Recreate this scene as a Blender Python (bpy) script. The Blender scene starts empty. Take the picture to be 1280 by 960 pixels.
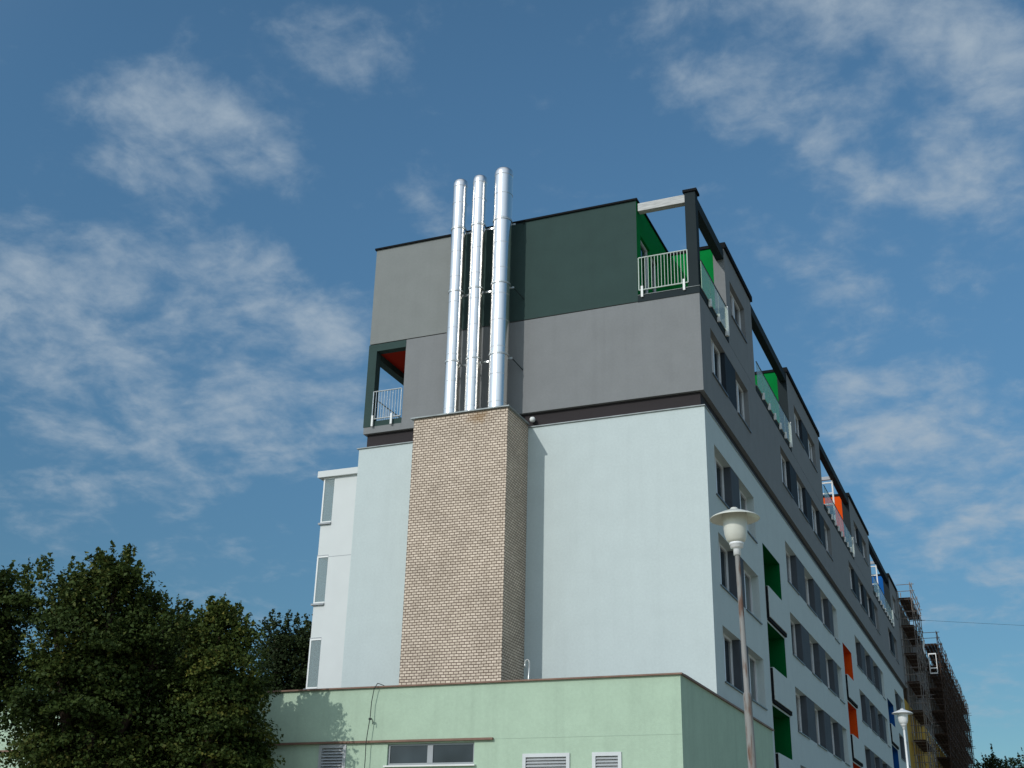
import bpy, math, random
import numpy as np
from mathutils import Vector, Matrix
random.seed(7)
S = bpy.context.scene
COL = S.collection
R = math.radians

# ------------------------------------------------------------------ materials
def nodes(name):
    m = bpy.data.materials.new(name); m.use_nodes = True
    nt = m.node_tree
    return m, nt, nt.nodes['Principled BSDF']

def mat(name, col, rough=.8, metal=0., spec=.3, var=.06, scale=1.5, bump=0., bscale=60., stretch=None, dirt=0.):
    m, nt, b = nodes(name); N, L = nt.nodes, nt.links
    b.inputs['Roughness'].default_value = rough
    b.inputs['Metallic'].default_value = metal
    b.inputs['Specular IOR Level'].default_value = spec
    tc = N.new('ShaderNodeTexCoord'); src = tc.outputs['Object']
    if stretch:
        mp = N.new('ShaderNodeMapping'); mp.inputs['Scale'].default_value = stretch
        L.new(src, mp.inputs['Vector']); src = mp.outputs['Vector']
    n = N.new('ShaderNodeTexNoise'); n.inputs['Scale'].default_value = scale; n.inputs['Detail'].default_value = 6
    L.new(src, n.inputs['Vector'])
    mr = N.new('ShaderNodeMapRange'); mr.inputs['From Min'].default_value = .25; mr.inputs['From Max'].default_value = .75
    mr.inputs['To Min'].default_value = 1 - var; mr.inputs['To Max'].default_value = 1 + var
    L.new(n.outputs['Fac'], mr.inputs['Value'])
    vm = N.new('ShaderNodeVectorMath'); vm.operation = 'SCALE'; vm.inputs[0].default_value = col
    L.new(mr.outputs['Result'], vm.inputs['Scale'])
    out = vm.outputs['Vector']
    if bump:
        nf = N.new('ShaderNodeTexNoise'); nf.inputs['Scale'].default_value = 14; nf.inputs['Detail'].default_value = 5; nf.inputs['Roughness'].default_value = .7
        L.new(tc.outputs['Object'], nf.inputs['Vector'])
        rf = N.new('ShaderNodeMapRange'); rf.inputs['From Min'].default_value = .3; rf.inputs['From Max'].default_value = .7
        rf.inputs['To Min'].default_value = .95; rf.inputs['To Max'].default_value = 1.05; L.new(nf.outputs['Fac'], rf.inputs['Value'])
        vf = N.new('ShaderNodeVectorMath'); vf.operation = 'SCALE'; L.new(out, vf.inputs[0]); L.new(rf.outputs['Result'], vf.inputs['Scale']); out = vf.outputs['Vector']
    if dirt:
        mp2 = N.new('ShaderNodeMapping'); mp2.inputs['Scale'].default_value = (2.2, 2.2, .12)
        L.new(tc.outputs['Object'], mp2.inputs['Vector'])
        n3 = N.new('ShaderNodeTexNoise'); n3.inputs['Scale'].default_value = 1.6; n3.inputs['Detail'].default_value = 7
        L.new(mp2.outputs['Vector'], n3.inputs['Vector'])
        r3 = N.new('ShaderNodeMapRange'); r3.inputs['From Min'].default_value = .5; r3.inputs['From Max'].default_value = .8
        r3.inputs['To Min'].default_value = 1; r3.inputs['To Max'].default_value = 1 - dirt
        L.new(n3.outputs['Fac'], r3.inputs['Value'])
        v3 = N.new('ShaderNodeVectorMath'); v3.operation = 'SCALE'
        L.new(out, v3.inputs[0]); L.new(r3.outputs['Result'], v3.inputs['Scale']); out = v3.outputs['Vector']
    L.new(out, b.inputs['Base Color'])
    if bump:
        n2 = N.new('ShaderNodeTexNoise'); n2.inputs['Scale'].default_value = bscale; n2.inputs['Detail'].default_value = 4
        L.new(tc.outputs['Object'], n2.inputs['Vector'])
        bp = N.new('ShaderNodeBump'); bp.inputs['Strength'].default_value = bump; bp.inputs['Distance'].default_value = .01
        L.new(n2.outputs['Fac'], bp.inputs['Height']); L.new(bp.outputs['Normal'], b.inputs['Normal'])
    return m

M = {}
M['white'] = mat('white_render', (.505, .572, .558), .9, bump=.35, bscale=45, var=.03, dirt=.035)
M['grey'] = mat('grey_render', (.206, .213, .213), .9, bump=.4, bscale=45, var=.05, dirt=.06)
M['greyleft'] = mat('warm_grey_render', (.210, .222, .212), .9, bump=.4, bscale=45, var=.05, dirt=.06)
M['teal'] = mat('dark_green_grey_render', (.032, .060, .054), .9, bump=.4, bscale=45, var=.07, dirt=.06)
M['dark'] = mat('dark_slate_paint', (.022, .031, .034), .8, spec=.1, var=.08)
M['band'] = mat('dark_brown_band', (.026, .021, .022), .8, var=.1)
M['coping'] = mat('black_coping', (.012, .013, .014), .9, spec=.05)
M['flash'] = mat('zinc_flashing', (.27, .30, .30), .6, metal=.2, var=.25, scale=3)
M['panel'] = mat('dark_infill_panel', (.026, .034, .042), .75, spec=.12, var=.12)
M['panelb'] = mat('blue_grey_infill_panel', (.075, .086, .098), .75, spec=.12, var=.1)
M['frame'] = mat('white_window_frame', (.72, .74, .75), .4, spec=.5)
M['fgrey'] = mat('grey_window_frame', (.30, .32, .33), .4, spec=.5)
M['sill'] = mat('grey_sill', (.13, .14, .15), .4, metal=.3)
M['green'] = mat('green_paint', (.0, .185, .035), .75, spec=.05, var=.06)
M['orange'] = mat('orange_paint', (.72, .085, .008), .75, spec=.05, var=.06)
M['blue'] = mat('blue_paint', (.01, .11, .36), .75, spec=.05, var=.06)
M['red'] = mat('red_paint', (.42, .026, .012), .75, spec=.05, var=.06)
M['green_deep'] = mat('shaded_green_paint', (.0, .105, .026), .75, spec=.05, var=.08)  # terrace paints darkened: the shade of the recesses is put into the colour
M['orange_deep'] = mat('shaded_orange_paint', (.62, .070, .007), .75, spec=.05, var=.08)
M['blue_deep'] = mat('shaded_blue_paint', (.008, .075, .26), .75, spec=.05, var=.08)
M['mint'] = mat('mint_render', (.40, .52, .39), .9, bump=.4, bscale=40, var=.05, dirt=.11)
M['seam'] = mat('render_seam', (.345, .445, .345), .9)
M['ledge'] = mat('brown_ledge', (.20, .12, .085), .6, var=.2, scale=4)
M['whitepaint'] = mat('white_paint', (.74, .75, .72), .5, var=.04)
M['bay'] = mat('bay_panel', (.60, .625, .605), .6, var=.03)
M['timber'] = mat('silvered_timber', (.46, .46, .44), .7, var=.3, scale=3, stretch=(1, 8, 14))
M['galv'] = mat('galvanised_steel', (.60, .62, .60), .38, metal=.8, var=.12, scale=8)
M['steel'] = mat('painted_railing', (.50, .56, .50), .5, var=.05)
M['louver'] = mat('louver_metal', (.50, .52, .52), .45, metal=.4, var=.1)
M['rubber'] = mat('black_cable', (.02, .03, .028), .6)
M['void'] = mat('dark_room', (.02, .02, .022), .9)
M['enamel'] = mat('cream_enamel', (.62, .62, .54), .3, spec=.5, var=.06, scale=6)
M['enamel2'] = mat('white_enamel', (.78, .79, .78), .3, spec=.5, var=.03)
M['ochre'] = mat('ochre_insulation', (.42, .25, .03), .9, var=.2, scale=.6, bump=.3)
M['concrete'] = mat('raw_concrete', (.10, .085, .075), .9, var=.3, scale=.5, bump=.4)
M['plank'] = mat('scaffold_plank', (.060, .032, .020), .8, var=.4, scale=2)
M['tube'] = mat('scaffold_tube', (.20, .17, .15), .5, metal=.3, var=.4, scale=3)
M['rusttube'] = mat('rusty_scaffold_tube', (.055, .034, .024), .7, var=.5, scale=3)
M['sheet'] = mat('white_sheet', (.75, .75, .72), .8)
M['roof'] = mat('roof_felt', (.10, .10, .10), .9, var=.2)
M['bark'] = mat('bark', (.07, .05, .035), .9, var=.3, scale=6, bump=.6, bscale=20)

def glass_mat(name, tint=(.02, .026, .03), rough=.03):
    m, nt, b = nodes(name)
    N, L = nt.nodes, nt.links
    b.inputs['Roughness'].default_value = rough
    b.inputs['IOR'].default_value = 1.5
    b.inputs['Specular IOR Level'].default_value = .5
    tc = N.new('ShaderNodeTexCoord'); n = N.new('ShaderNodeTexNoise'); n.inputs['Scale'].default_value = .9
    L.new(tc.outputs['Object'], n.inputs['Vector'])
    r = N.new('ShaderNodeValToRGB')
    r.color_ramp.elements[0].position = .35; r.color_ramp.elements[0].color = (*[c * .5 for c in tint], 1)
    r.color_ramp.elements[1].position = .7; r.color_ramp.elements[1].color = (*[c * 1.8 for c in tint], 1)
    L.new(n.outputs['Fac'], r.inputs['Fac']); L.new(r.outputs['Color'], b.inputs['Base Color'])
    bp = N.new('ShaderNodeBump'); bp.inputs['Strength'].default_value = .06; bp.inputs['Distance'].default_value = .02
    n2 = N.new('ShaderNodeTexNoise'); n2.inputs['Scale'].default_value = 2.2
    L.new(tc.outputs['Object'], n2.inputs['Vector']); L.new(n2.outputs['Fac'], bp.inputs['Height']); L.new(bp.outputs['Normal'], b.inputs['Normal'])
    return m
M['glass'] = glass_mat('window_glass')
M['glass_net'] = glass_mat('window_glass_with_net_curtain', (.10, .11, .115))
M['glass_blind'] = glass_mat('window_glass_with_drawn_blind', (.15, .145, .13))
def clear_glass():
    m, nt, b = nodes('clear_corner_glass'); N, L = nt.nodes, nt.links
    b.inputs['Base Color'].default_value = (.45, .52, .52, 1); b.inputs['Roughness'].default_value = .04
    t = N.new('ShaderNodeBsdfTransparent'); t.inputs['Color'].default_value = (.80, .87, .86, 1)
    mx = N.new('ShaderNodeMixShader'); mx.inputs[0].default_value = .35
    L.new(t.outputs[0], mx.inputs[1]); L.new(b.outputs[0], mx.inputs[2]); L.new(mx.outputs[0], N['Material Output'].inputs['Surface'])
    return m
M['cglass'] = clear_glass()
M['curtain'] = mat('curtain', (.35, .36, .36), .9, var=.3, scale=3, stretch=(1, 4, .2))

def balustrade_glass():
    m, nt, b = nodes('green_balustrade_glass'); N, L = nt.nodes, nt.links
    b.inputs['Base Color'].default_value = (.56, .61, .57, 1); b.inputs['Roughness'].default_value = .15
    t = N.new('ShaderNodeBsdfTransparent'); t.inputs['Color'].default_value = (.84, .90, .86, 1)
    mx = N.new('ShaderNodeMixShader'); mx.inputs[0].default_value = .36
    L.new(t.outputs[0], mx.inputs[1]); L.new(b.outputs[0], mx.inputs[2])
    L.new(mx.outputs[0], N['Material Output'].inputs['Surface'])
    return m
M['bglass'] = balustrade_glass()

def pipe_mat():
    m, nt, b = nodes('polished_flue_steel'); N, L = nt.nodes, nt.links
    b.inputs['Metallic'].default_value = 1
    b.inputs['Base Color'].default_value = (.84, .81, .76, 1)
    tc = N.new('ShaderNodeTexCoord')
    n = N.new('ShaderNodeTexNoise'); n.inputs['Scale'].default_value = 3; n.inputs['Detail'].default_value = 5
    L.new(tc.outputs['Object'], n.inputs['Vector'])
    mr = N.new('ShaderNodeMapRange'); mr.inputs['To Min'].default_value = .19; mr.inputs['To Max'].default_value = .27
    L.new(n.outputs['Fac'], mr.inputs['Value']); L.new(mr.outputs['Result'], b.inputs['Roughness'])
    n2 = N.new('ShaderNodeTexNoise'); n2.inputs['Scale'].default_value = 1.2; n2.inputs['Detail'].default_value = 2
    L.new(tc.outputs['Object'], n2.inputs['Vector'])
    bp = N.new('ShaderNodeBump'); bp.inputs['Strength'].default_value = .05; bp.inputs['Distance'].default_value = .02
    L.new(n2.outputs['Fac'], bp.inputs['Height']); L.new(bp.outputs['Normal'], b.inputs['Normal'])
    return m
M['pipe'] = pipe_mat()

def brick_mat():
    m, nt, b = nodes('silicate_brick'); N, L = nt.nodes, nt.links
    b.inputs['Roughness'].default_value = .9; b.inputs['Specular IOR Level'].default_value = .2
    tc = N.new('ShaderNodeTexCoord')
    # uneven courses: a slow wobble of the brick coordinates
    nw = N.new('ShaderNodeTexNoise'); nw.inputs['Scale'].default_value = 1.3; nw.inputs['Detail'].default_value = 2
    L.new(tc.outputs['UV'], nw.inputs['Vector'])
    sub = N.new('ShaderNodeVectorMath'); sub.operation = 'SUBTRACT'; sub.inputs[1].default_value = (.5, .5, .5)
    L.new(nw.outputs['Color'], sub.inputs[0])
    sc = N.new('ShaderNodeVectorMath'); sc.operation = 'SCALE'; sc.inputs['Scale'].default_value = .05
    L.new(sub.outputs[0], sc.inputs[0])
    ad = N.new('ShaderNodeVectorMath'); ad.operation = 'ADD'
    L.new(tc.outputs['UV'], ad.inputs[0]); L.new(sc.outputs[0], ad.inputs[1])
    br = N.new('ShaderNodeTexBrick')
    br.inputs['Scale'].default_value = 1; br.inputs['Brick Width'].default_value = .158; br.inputs['Row Height'].default_value = .083
    br.inputs['Mortar Size'].default_value = .0118; br.inputs['Mortar Smooth'].default_value = .3; br.inputs['Bias'].default_value = 0
    br.inputs['Color1'].default_value = (.70, .585, .465, 1); br.inputs['Color2'].default_value = (.55, .455, .355, 1)
    br.inputs['Mortar'].default_value = (.145, .100, .074, 1)
    L.new(ad.outputs[0], br.inputs['Vector'])
    # weather tint
    n = N.new('ShaderNodeTexNoise'); n.inputs['Scale'].default_value = .9; n.inputs['Detail'].default_value = 8
    L.new(tc.outputs['UV'], n.inputs['Vector'])
    mr = N.new('ShaderNodeMapRange'); mr.inputs['From Min'].default_value = .3; mr.inputs['From Max'].default_value = .7
    mr.inputs['To Min'].default_value = .88; mr.inputs['To Max'].default_value = 1.08
    L.new(n.outputs['Fac'], mr.inputs['Value'])
    v = N.new('ShaderNodeVectorMath'); v.operation = 'SCALE'
    L.new(br.outputs['Color'], v.inputs[0]); L.new(mr.outputs['Result'], v.inputs['Scale'])
    # rust-brown wash-out under the cap
    sp = N.new('ShaderNodeVectorMath'); sp.operation = 'DISTANCE'
    mp = N.new('ShaderNodeMapping'); mp.inputs['Scale'].default_value = (1.0, 1.8, 0); mp.inputs['Location'].default_value = (6.75, -15.28 * 1.8, 0)
    L.new(tc.outputs['UV'], mp.inputs['Vector']); L.new(mp.outputs['Vector'], sp.inputs[0])
    n4 = N.new('ShaderNodeTexNoise'); n4.inputs['Scale'].default_value = 5; n4.inputs['Detail'].default_value = 5
    L.new(tc.outputs['UV'], n4.inputs['Vector'])
    a4 = N.new('ShaderNodeMath'); a4.operation = 'MULTIPLY_ADD'; a4.inputs[1].default_value = .7; L.new(n4.outputs['Fac'], a4.inputs[0]); L.new(sp.outputs['Value'], a4.inputs[2])
    m4 = N.new('ShaderNodeMapRange'); m4.inputs['From Min'].default_value = .45; m4.inputs['From Max'].default_value = .85
    m4.inputs['To Min'].default_value = .62; m4.inputs['To Max'].default_value = 0; L.new(a4.outputs[0], m4.inputs['Value'])
    mx = N.new('ShaderNodeMix'); mx.data_type = 'RGBA'; mx.inputs[7].default_value = (.26, .15, .06, 1)
    L.new(m4.outputs['Result'], mx.inputs[0]); L.new(v.outputs[0], mx.inputs[6])
    L.new(mx.outputs[2], b.inputs['Base Color'])
    bp = N.new('ShaderNodeBump'); bp.inputs['Strength'].default_value = .8; bp.inputs['Distance'].default_value = .012; bp.invert = True
    L.new(br.outputs['Fac'], bp.inputs['Height']); L.new(bp.outputs['Normal'], b.inputs['Normal'])
    return m
M['brick'] = brick_mat()

def pole_mat():
    m, nt, b = nodes('rusty_pole_paint'); N, L = nt.nodes, nt.links
    b.inputs['Roughness'].default_value = .7
    tc = N.new('ShaderNodeTexCoord'); mp = N.new('ShaderNodeMapping'); mp.inputs['Scale'].default_value = (9, 9, 1.6)
    L.new(tc.outputs['Object'], mp.inputs['Vector'])
    n = N.new('ShaderNodeTexNoise'); n.inputs['Scale'].default_value = 1.6; n.inputs['Detail'].default_value = 8
    L.new(mp.outputs['Vector'], n.inputs['Vector'])
    r = N.new('ShaderNodeValToRGB'); e = r.color_ramp.elements
    e[0].position = .34; e[0].color = (.12, .065, .042, 1); e[1].position = .47; e[1].color = (.22, .215, .20, 1)
    e.new(.40).color = (.16, .13, .11, 1)
    L.new(n.outputs['Fac'], r.inputs['Fac']); L.new(r.outputs['Color'], b.inputs['Base Color'])
    return m
M['pole'] = pole_mat()

def leaf_mat(name, dark, midgreen, yellow):  # random tone per leaf picks from dark over mid green to yellow
    m, nt, b = nodes(name); N, L = nt.nodes, nt.links
    at = N.new('ShaderNodeAttribute'); at.attribute_name = 'tone'
    r = N.new('ShaderNodeValToRGB'); e = r.color_ramp.elements
    e[0].position = 0; e[0].color = (*dark, 1); e[1].position = 1; e[1].color = (*yellow, 1)
    e.new(.7).color = (*midgreen, 1)
    L.new(at.outputs['Fac'], r.inputs['Fac']); L.new(r.outputs['Color'], b.inputs['Base Color'])
    b.inputs['Roughness'].default_value = .6; b.inputs['Specular IOR Level'].default_value = .12
    tr = N.new('ShaderNodeBsdfTranslucent'); L.new(r.outputs['Color'], tr.inputs['Color'])
    mx = N.new('ShaderNodeMixShader'); mx.inputs[0].default_value = .24
    L.new(b.outputs[0], mx.inputs[1]); L.new(tr.outputs[0], mx.inputs[2])
    L.new(mx.outputs[0], N['Material Output'].inputs['Surface'])
    return m
M['leafA'] = leaf_mat('maple_leaves', (.026, .045, .012), (.060, .088, .020), (.130, .130, .032))
M['leafB'] = leaf_mat('lime_leaves', (.030, .052, .013), (.078, .108, .024), (.185, .175, .038))
M['leafC'] = leaf_mat('far_leaves', (.022, .036, .014), (.042, .062, .022), (.070, .090, .030))

def ground_mat():
    m, nt, b = nodes('dry_grass_and_gravel'); N, L = nt.nodes, nt.links
    tc = N.new('ShaderNodeTexCoord'); n = N.new('ShaderNodeTexNoise'); n.inputs['Scale'].default_value = .15; n.inputs['Detail'].default_value = 9
    L.new(tc.outputs['Object'], n.inputs['Vector'])
    r = N.new('ShaderNodeValToRGB'); e = r.color_ramp.elements
    e[0].position = .38; e[0].color = (.22, .20, .13, 1); e[1].position = .62; e[1].color = (.42, .37, .30, 1)
    L.new(n.outputs['Fac'], r.inputs['Fac']); L.new(r.outputs['Color'], b.inputs['Base Color']); b.inputs['Roughness'].default_value = .95
    return m
M['ground'] = ground_mat()
M['asphalt'] = mat('asphalt', (.055, .055, .056), .9, var=.25, scale=2, bump=.4)

# ------------------------------------------------------------------ mesh builder
class MB:
    def __init__(s): s.v = []; s.f = []; s.m = []
    def quad(s, a, b, c, d, m=0):
        i = len(s.v); s.v += [a, b, c, d]; s.f.append((i, i + 1, i + 2, i + 3)); s.m.append(m)
    def box(s, x0, x1, y0, y1, z0, z1, m=0):
        i = len(s.v)
        s.v += [(x0, y0, z0), (x1, y0, z0), (x1, y1, z0), (x0, y1, z0), (x0, y0, z1), (x1, y0, z1), (x1, y1, z1), (x0, y1, z1)]
        for q in ((0, 3, 2, 1), (4, 5, 6, 7), (0, 1, 5, 4), (1, 2, 6, 5), (2, 3, 7, 6), (3, 0, 4, 7)):
            s.f.append(tuple(i + k for k in q)); s.m.append(m)
    def tube(s, p0, p1, r, n=8, r1=None, caps=True, m=0):
        p0, p1 = Vector(p0), Vector(p1); d = (p1 - p0).normalized()
        u = d.orthogonal().normalized(); w = d.cross(u); r1 = r if r1 is None else r1
        i = len(s.v)
        for p, rr in ((p0, r), (p1, r1)):
            for k in range(n):
                a = 2 * math.pi * k / n; s.v.append(tuple(p + (u * math.cos(a) + w * math.sin(a)) * rr))
        for k in range(n):
            s.f.append((i + k, i + (k + 1) % n, i + n + (k + 1) % n, i + n + k)); s.m.append(m)
        if caps:
            s.f.append(tuple(i + k for k in reversed(range(n)))); s.f.append(tuple(i + n + k for k in range(n))); s.m += [m, m]
    def path(s, pts, r, n=8):
        for a, b in zip(pts[:-1], pts[1:]): s.tube(a, b, r, n)
    def lathe(s, prof, n=32, c=(0, 0), m=0):
        i = len(s.v)
        for r, z in prof:
            for k in range(n):
                a = 2 * math.pi * k / n; s.v.append((c[0] + r * math.cos(a), c[1] + r * math.sin(a), z))
        for j in range(len(prof) - 1):
            for k in range(n):
                s.f.append((i + j * n + k, i + j * n + (k + 1) % n, i + (j + 1) * n + (k + 1) % n, i + (j + 1) * n + k)); s.m.append(m)
    def rings(s, prof, n=48):
        for a, b in zip(prof[:-1], prof[1:]): s.lathe([a, b], n)
    def wall_x(s, x, y0, y1, z0, z1, holes, depth, m=0, mrev=0, bare=()):
        """vertical wall in the plane x, facing +x, with rectangular holes (ya, yb, za, zb) and reveals"""
        ys = sorted({y0, y1, *[h[0] for h in holes], *[h[1] for h in holes]})
        zs = sorted({z0, z1, *[h[2] for h in holes], *[h[3] for h in holes]})
        for a, b in zip(ys[:-1], ys[1:]):
            run = None
            for c, d in zip(zs[:-1], zs[1:]):
                inh = any(h[0] < (a + b) / 2 < h[1] and h[2] < (c + d) / 2 < h[3] for h in holes)
                if not inh:
                    run = (run[0], d) if run else (c, d)
                if run and (inh or d == zs[-1]):
                    s.quad((x, a, run[0]), (x, b, run[0]), (x, b, run[1]), (x, a, run[1]), m); run = None
        for ya, yb, za, zb in holes:
            if (ya, yb, za, zb) in bare: continue
            q = x - depth
            s.quad((x, ya, za), (x, ya, zb), (q, ya, zb), (q, ya, za), mrev)
            s.quad((x, yb, za), (q, yb, za), (q, yb, zb), (x, yb, zb), mrev)
            s.quad((x, ya, zb), (x, yb, zb), (q, yb, zb), (q, ya, zb), mrev)
            s.quad((x, ya, za), (q, ya, za), (q, yb, za), (x, yb, za), mrev)
    def build(s, name, mats, parent=None, loc=None, smooth=False, bevel=0., label=None):
        me = bpy.data.meshes.new(name); me.from_pydata(s.v, [], s.f)
        if not isinstance(mats, (list, tuple)): mats = [mats]
        for k in mats: me.materials.append(k)
        me.polygons.foreach_set('material_index', s.m)
        if smooth: me.polygons.foreach_set('use_smooth', [True] * len(s.f))
        me.update()
        uv = me.uv_layers.new(name='UVMap')
        for p in me.polygons:
            n = p.normal; ax = max(range(3), key=lambda k: abs(n[k]))
            for li in p.loop_indices:
                c = me.vertices[me.loops[li].vertex_index].co
                uv.data[li].uv = ((c.y, c.z), (c.x, c.z), (c.x, c.y))[ax]
        o = bpy.data.objects.new(name, me); COL.objects.link(o)
        if parent: o.parent = parent
        if loc: o.location = loc
        if bevel:
            b = o.modifiers.new('bevel', 'BEVEL'); b.width = bevel; b.segments = 2; b.limit_method = 'ANGLE'
        if label: o['label'] = label
        return o

def tag(o, label=None, cat=None, group=None, kind=None):
    if label: o['label'] = label
    if cat: o['category'] = cat
    if group: o['group'] = group
    if kind: o['kind'] = kind
    return o
def thing(name, label, cat, loc=(0, 0, 0), group=None, rot=(0, 0, 0)):
    o = bpy.data.objects.new(name, None); COL.objects.link(o); o.location = loc; o.rotation_euler = rot
    o.empty_display_size = .3
    return tag(o, label, cat, group)
def dup(o, loc, parent):
    c = o.copy(); COL.objects.link(c); c.parent = parent; c.location = loc
    for ch in o.children:
        d = ch.copy(); COL.objects.link(d); d.parent = c
    return c

# ------------------------------------------------------------------ ground
g = MB(); g.quad((-3000, -3000, 0), (3000, -3000, 0), (3000, 3000, 0), (-3000, 3000, 0))
tag(g.build('ground', M['ground']), kind='structure')
# ------------------------------------------------------------------ apartment building
W = 11.97; HT = 15.41; ZB = 15.93; ZG = 19.27; ZR = 23.10; XL = -11.86; XT = -2.02
Y1, Y2 = 57.0, 60.0            # ends of the white and of the grey storeys
bld = thing('apartment_building', 'long white and grey apartment block with dark set-back top storey and coloured balconies', 'building', (-6, 0, 0))
bld.location = (0, 0, 0)
PITCH = 2.80
WT, WBm = 14.53, 12.92
bays = [[(1.07, 3.35), (4.55, 6.85)],
        [(12.6, 15.0), (16.9, 19.2), (21.0, 23.2), (24.4, 25.75)],
        [(31.95, 34.2), (35.95, 38.2), (39.6, 41.85), (43.2, 44.45)],
        [(50.75, 53.0), (54.4, 56.4)]]
cols = [(7.93, 11.06, 'green'), (26.91, 29.95, 'orange'), (45.5, 48.9, 'blue')]
GT, GB = 13.20, 11.68
holes = []; wins = []; loggias = []; panels = []
for k in range(5):
    for bi, bay in enumerate(bays):
        if bi == 0 and k > 2: continue
        for (a, b) in bay:
            wins.append((a, b, WBm - PITCH * k, WT - PITCH * k))
        holes.append((bay[0][0], bay[-1][1], WBm - PITCH * k, WT - PITCH * k))
        for (p, q) in zip(bay[:-1], bay[1:]):
            panels.append((p[1], q[0], WBm - PITCH * k, WT - PITCH * k))
    for a, b, c in cols:
        h = (a, b, max(GT - 2.66 - PITCH * k, .1), GT - PITCH * k)
        if h[3] - h[2] < 1: continue
        holes.append(h); loggias.append((*h, c, k))
DW = .28
m = MB()
m.wall_x(0, 0, Y1, 0, HT, holes, DW, bare={h[:4] for h in loggias})
m.quad((-W, 0, 0), (0, 0, 0), (0, 0, HT), (-W, 0, HT))
m.quad((-W, Y1, 0), (-W, 0, 0), (-W, 0, HT), (-W, Y1, HT))
m.quad((0, Y1, 0), (-W, Y1, 0), (-W, Y1, HT), (0, Y1, HT))
m.quad((-W, 0, HT), (0, 0, HT), (0, Y1, HT), (-W, Y1, HT))
m.build('white_wall', M['white'], bld)

# windows: one mesh set per size, copied
protos = {}
def window(parent, a, b, za, zb, x=-DW, sub=2, fm='frame', sill=True, curtain=None):
    w, h = round(b - a, 3), round(zb - za, 3)
    key = (w, h, sub, fm, sill, curtain)
    if key in protos: return dup(protos[key], (x, a, za), parent)
    t, e = .075, .002
    f = MB()
    f.box(-.07, .03, e, w - e, e, t); f.box(-.07, .03, e, w - e, h - t, h - e)
    xs = [w * i / sub for i in range(1, sub)]
    f.box(-.07, .03, e, t, t, h - t); f.box(-.07, .03, w - t, w - e, t, h - t)
    for q in xs: f.box(-.07, .045, q - .06, q + .06, t, h - t)
    fo = f.build('window', M[fm], parent, (x, a, za))
    p = MB(); p.box(-.045, -.02, t * .6, w - t * .6, t * .6, h - t * .6)
    p.build('pane', M[curtain or 'glass'], fo)
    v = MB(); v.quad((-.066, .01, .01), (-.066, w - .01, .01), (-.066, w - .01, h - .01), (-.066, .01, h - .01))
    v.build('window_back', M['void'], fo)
    if sill:
        s_ = MB(); s_.box(.0, -x + .05, -.04, w + .04, -.035, .0); s_.build('sill', M['sill'], fo)
    protos[key] = fo
    return fo
for i, (a, b, za, zb) in enumerate(wins):
    window(bld, a, b, za, zb, curtain=random.choice((None, None, None, 'glass_net', 'glass_net', 'glass_blind')))
for a, b, za, zb in panels:
    q = MB(); q.box(-DW - .04, -.012, a, b, za + .003, zb - .003); q.build('infill_panel', M['panelb'], bld)

# coloured loggias with parapets
for a, b, za, zb, c, k in loggias:
    q = MB(); x0, x1 = -1.45, -.004
    q.quad((x0, a, za), (x0, b, za), (x0, b, zb), (x0, a, zb))
    q.quad((x0, a, za), (x0, a, zb), (x1, a, zb), (x1, a, za))
    q.quad((x0, b, za), (x1, b, za), (x1, b, zb), (x0, b, zb))
    q.quad((x0, a, zb), (x0, b, zb), (x1, b, zb), (x1, a, zb))
    q.quad((x0, a, za), (x1, a, za), (x1, b, za), (x0, b, za))
    lo = q.build('loggia', M[c + '_deep'], bld, label='%s painted loggia recess' % c)  # recess walls take the shade-darkened copy of the terrace paint
    r_ = MB(); r_.box(-.98 - DW, -.9 - DW, a + .5, b - .9, za + .05, zb - .5)
    pb = GB - PITCH * k
    p = MB(); p.box(-.03, .10, a + .14, b + .18, max(pb - 1.08, .2), pb)
    pz = max(pb - 1.08, .2)
    po = p.build('balcony_parapet', M['white'], bld, bevel=.008)
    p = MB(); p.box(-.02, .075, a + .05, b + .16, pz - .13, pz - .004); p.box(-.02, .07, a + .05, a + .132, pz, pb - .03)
    p.build('gap_shade_strip', M['coping'], po)  # solid black strips stand in for the shaded gap around the parapet

# recessed dark band and flashing between white and grey storeys
m = MB(); m.box(XL + .10, -.14, .13, Y1, HT + .004, ZB); m.build('recess_band', M['band'], bld)
m = MB()
m.box(-W - .07, .03, -.05, .16, HT - .012, HT + .018)
m.box(-.16, .03, .16, Y1, HT - .012, HT + .018); m.box(-W - .05, -W + .14, .16, Y1, HT - .012, HT + .018)
m.build('metal_flashing', M['flash'], bld)

# lower grey storey
u1 = [[(1.30, 3.35), (4.95, 6.95)], [(13.0, 15.1), (16.7, 18.9), (20.4, 22.6), (24.0, 25.9)],
      [(32.2, 34.3), (36.0, 38.2), (39.6, 41.8), (43.2, 45.0)], [(50.5, 52.6), (54.0, 55.9)]]
U1Z = (17.02, 18.62)
h1 = [(a, b, *U1Z) for bay in u1 for a, b in bay]
hs1 = [(bay[0][0], bay[-1][1], *U1Z) for bay in u1]
m = MB()
m.wall_x(0, 0, Y2, ZB, ZG, hs1, .2)
LX, LY = -10.41, 3.4
m.quad((LX, 0, ZB), (0, 0, ZB), (0, 0, ZG), (LX, 0, ZG))
m.quad((LX, LY, ZB), (LX, 0, ZB), (LX, 0, ZG), (LX, LY, ZG))
m.quad((XL, LY, ZB), (LX, LY, ZB), (LX, LY, ZG), (XL, LY, ZG))
m.quad((XL, Y2, ZB), (XL, LY, ZB), (XL, LY, ZG), (XL, Y2, ZG))
m.quad((0, Y2, ZB), (XL, Y2, ZB), (XL, Y2, ZG), (0, Y2, ZG))
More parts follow.
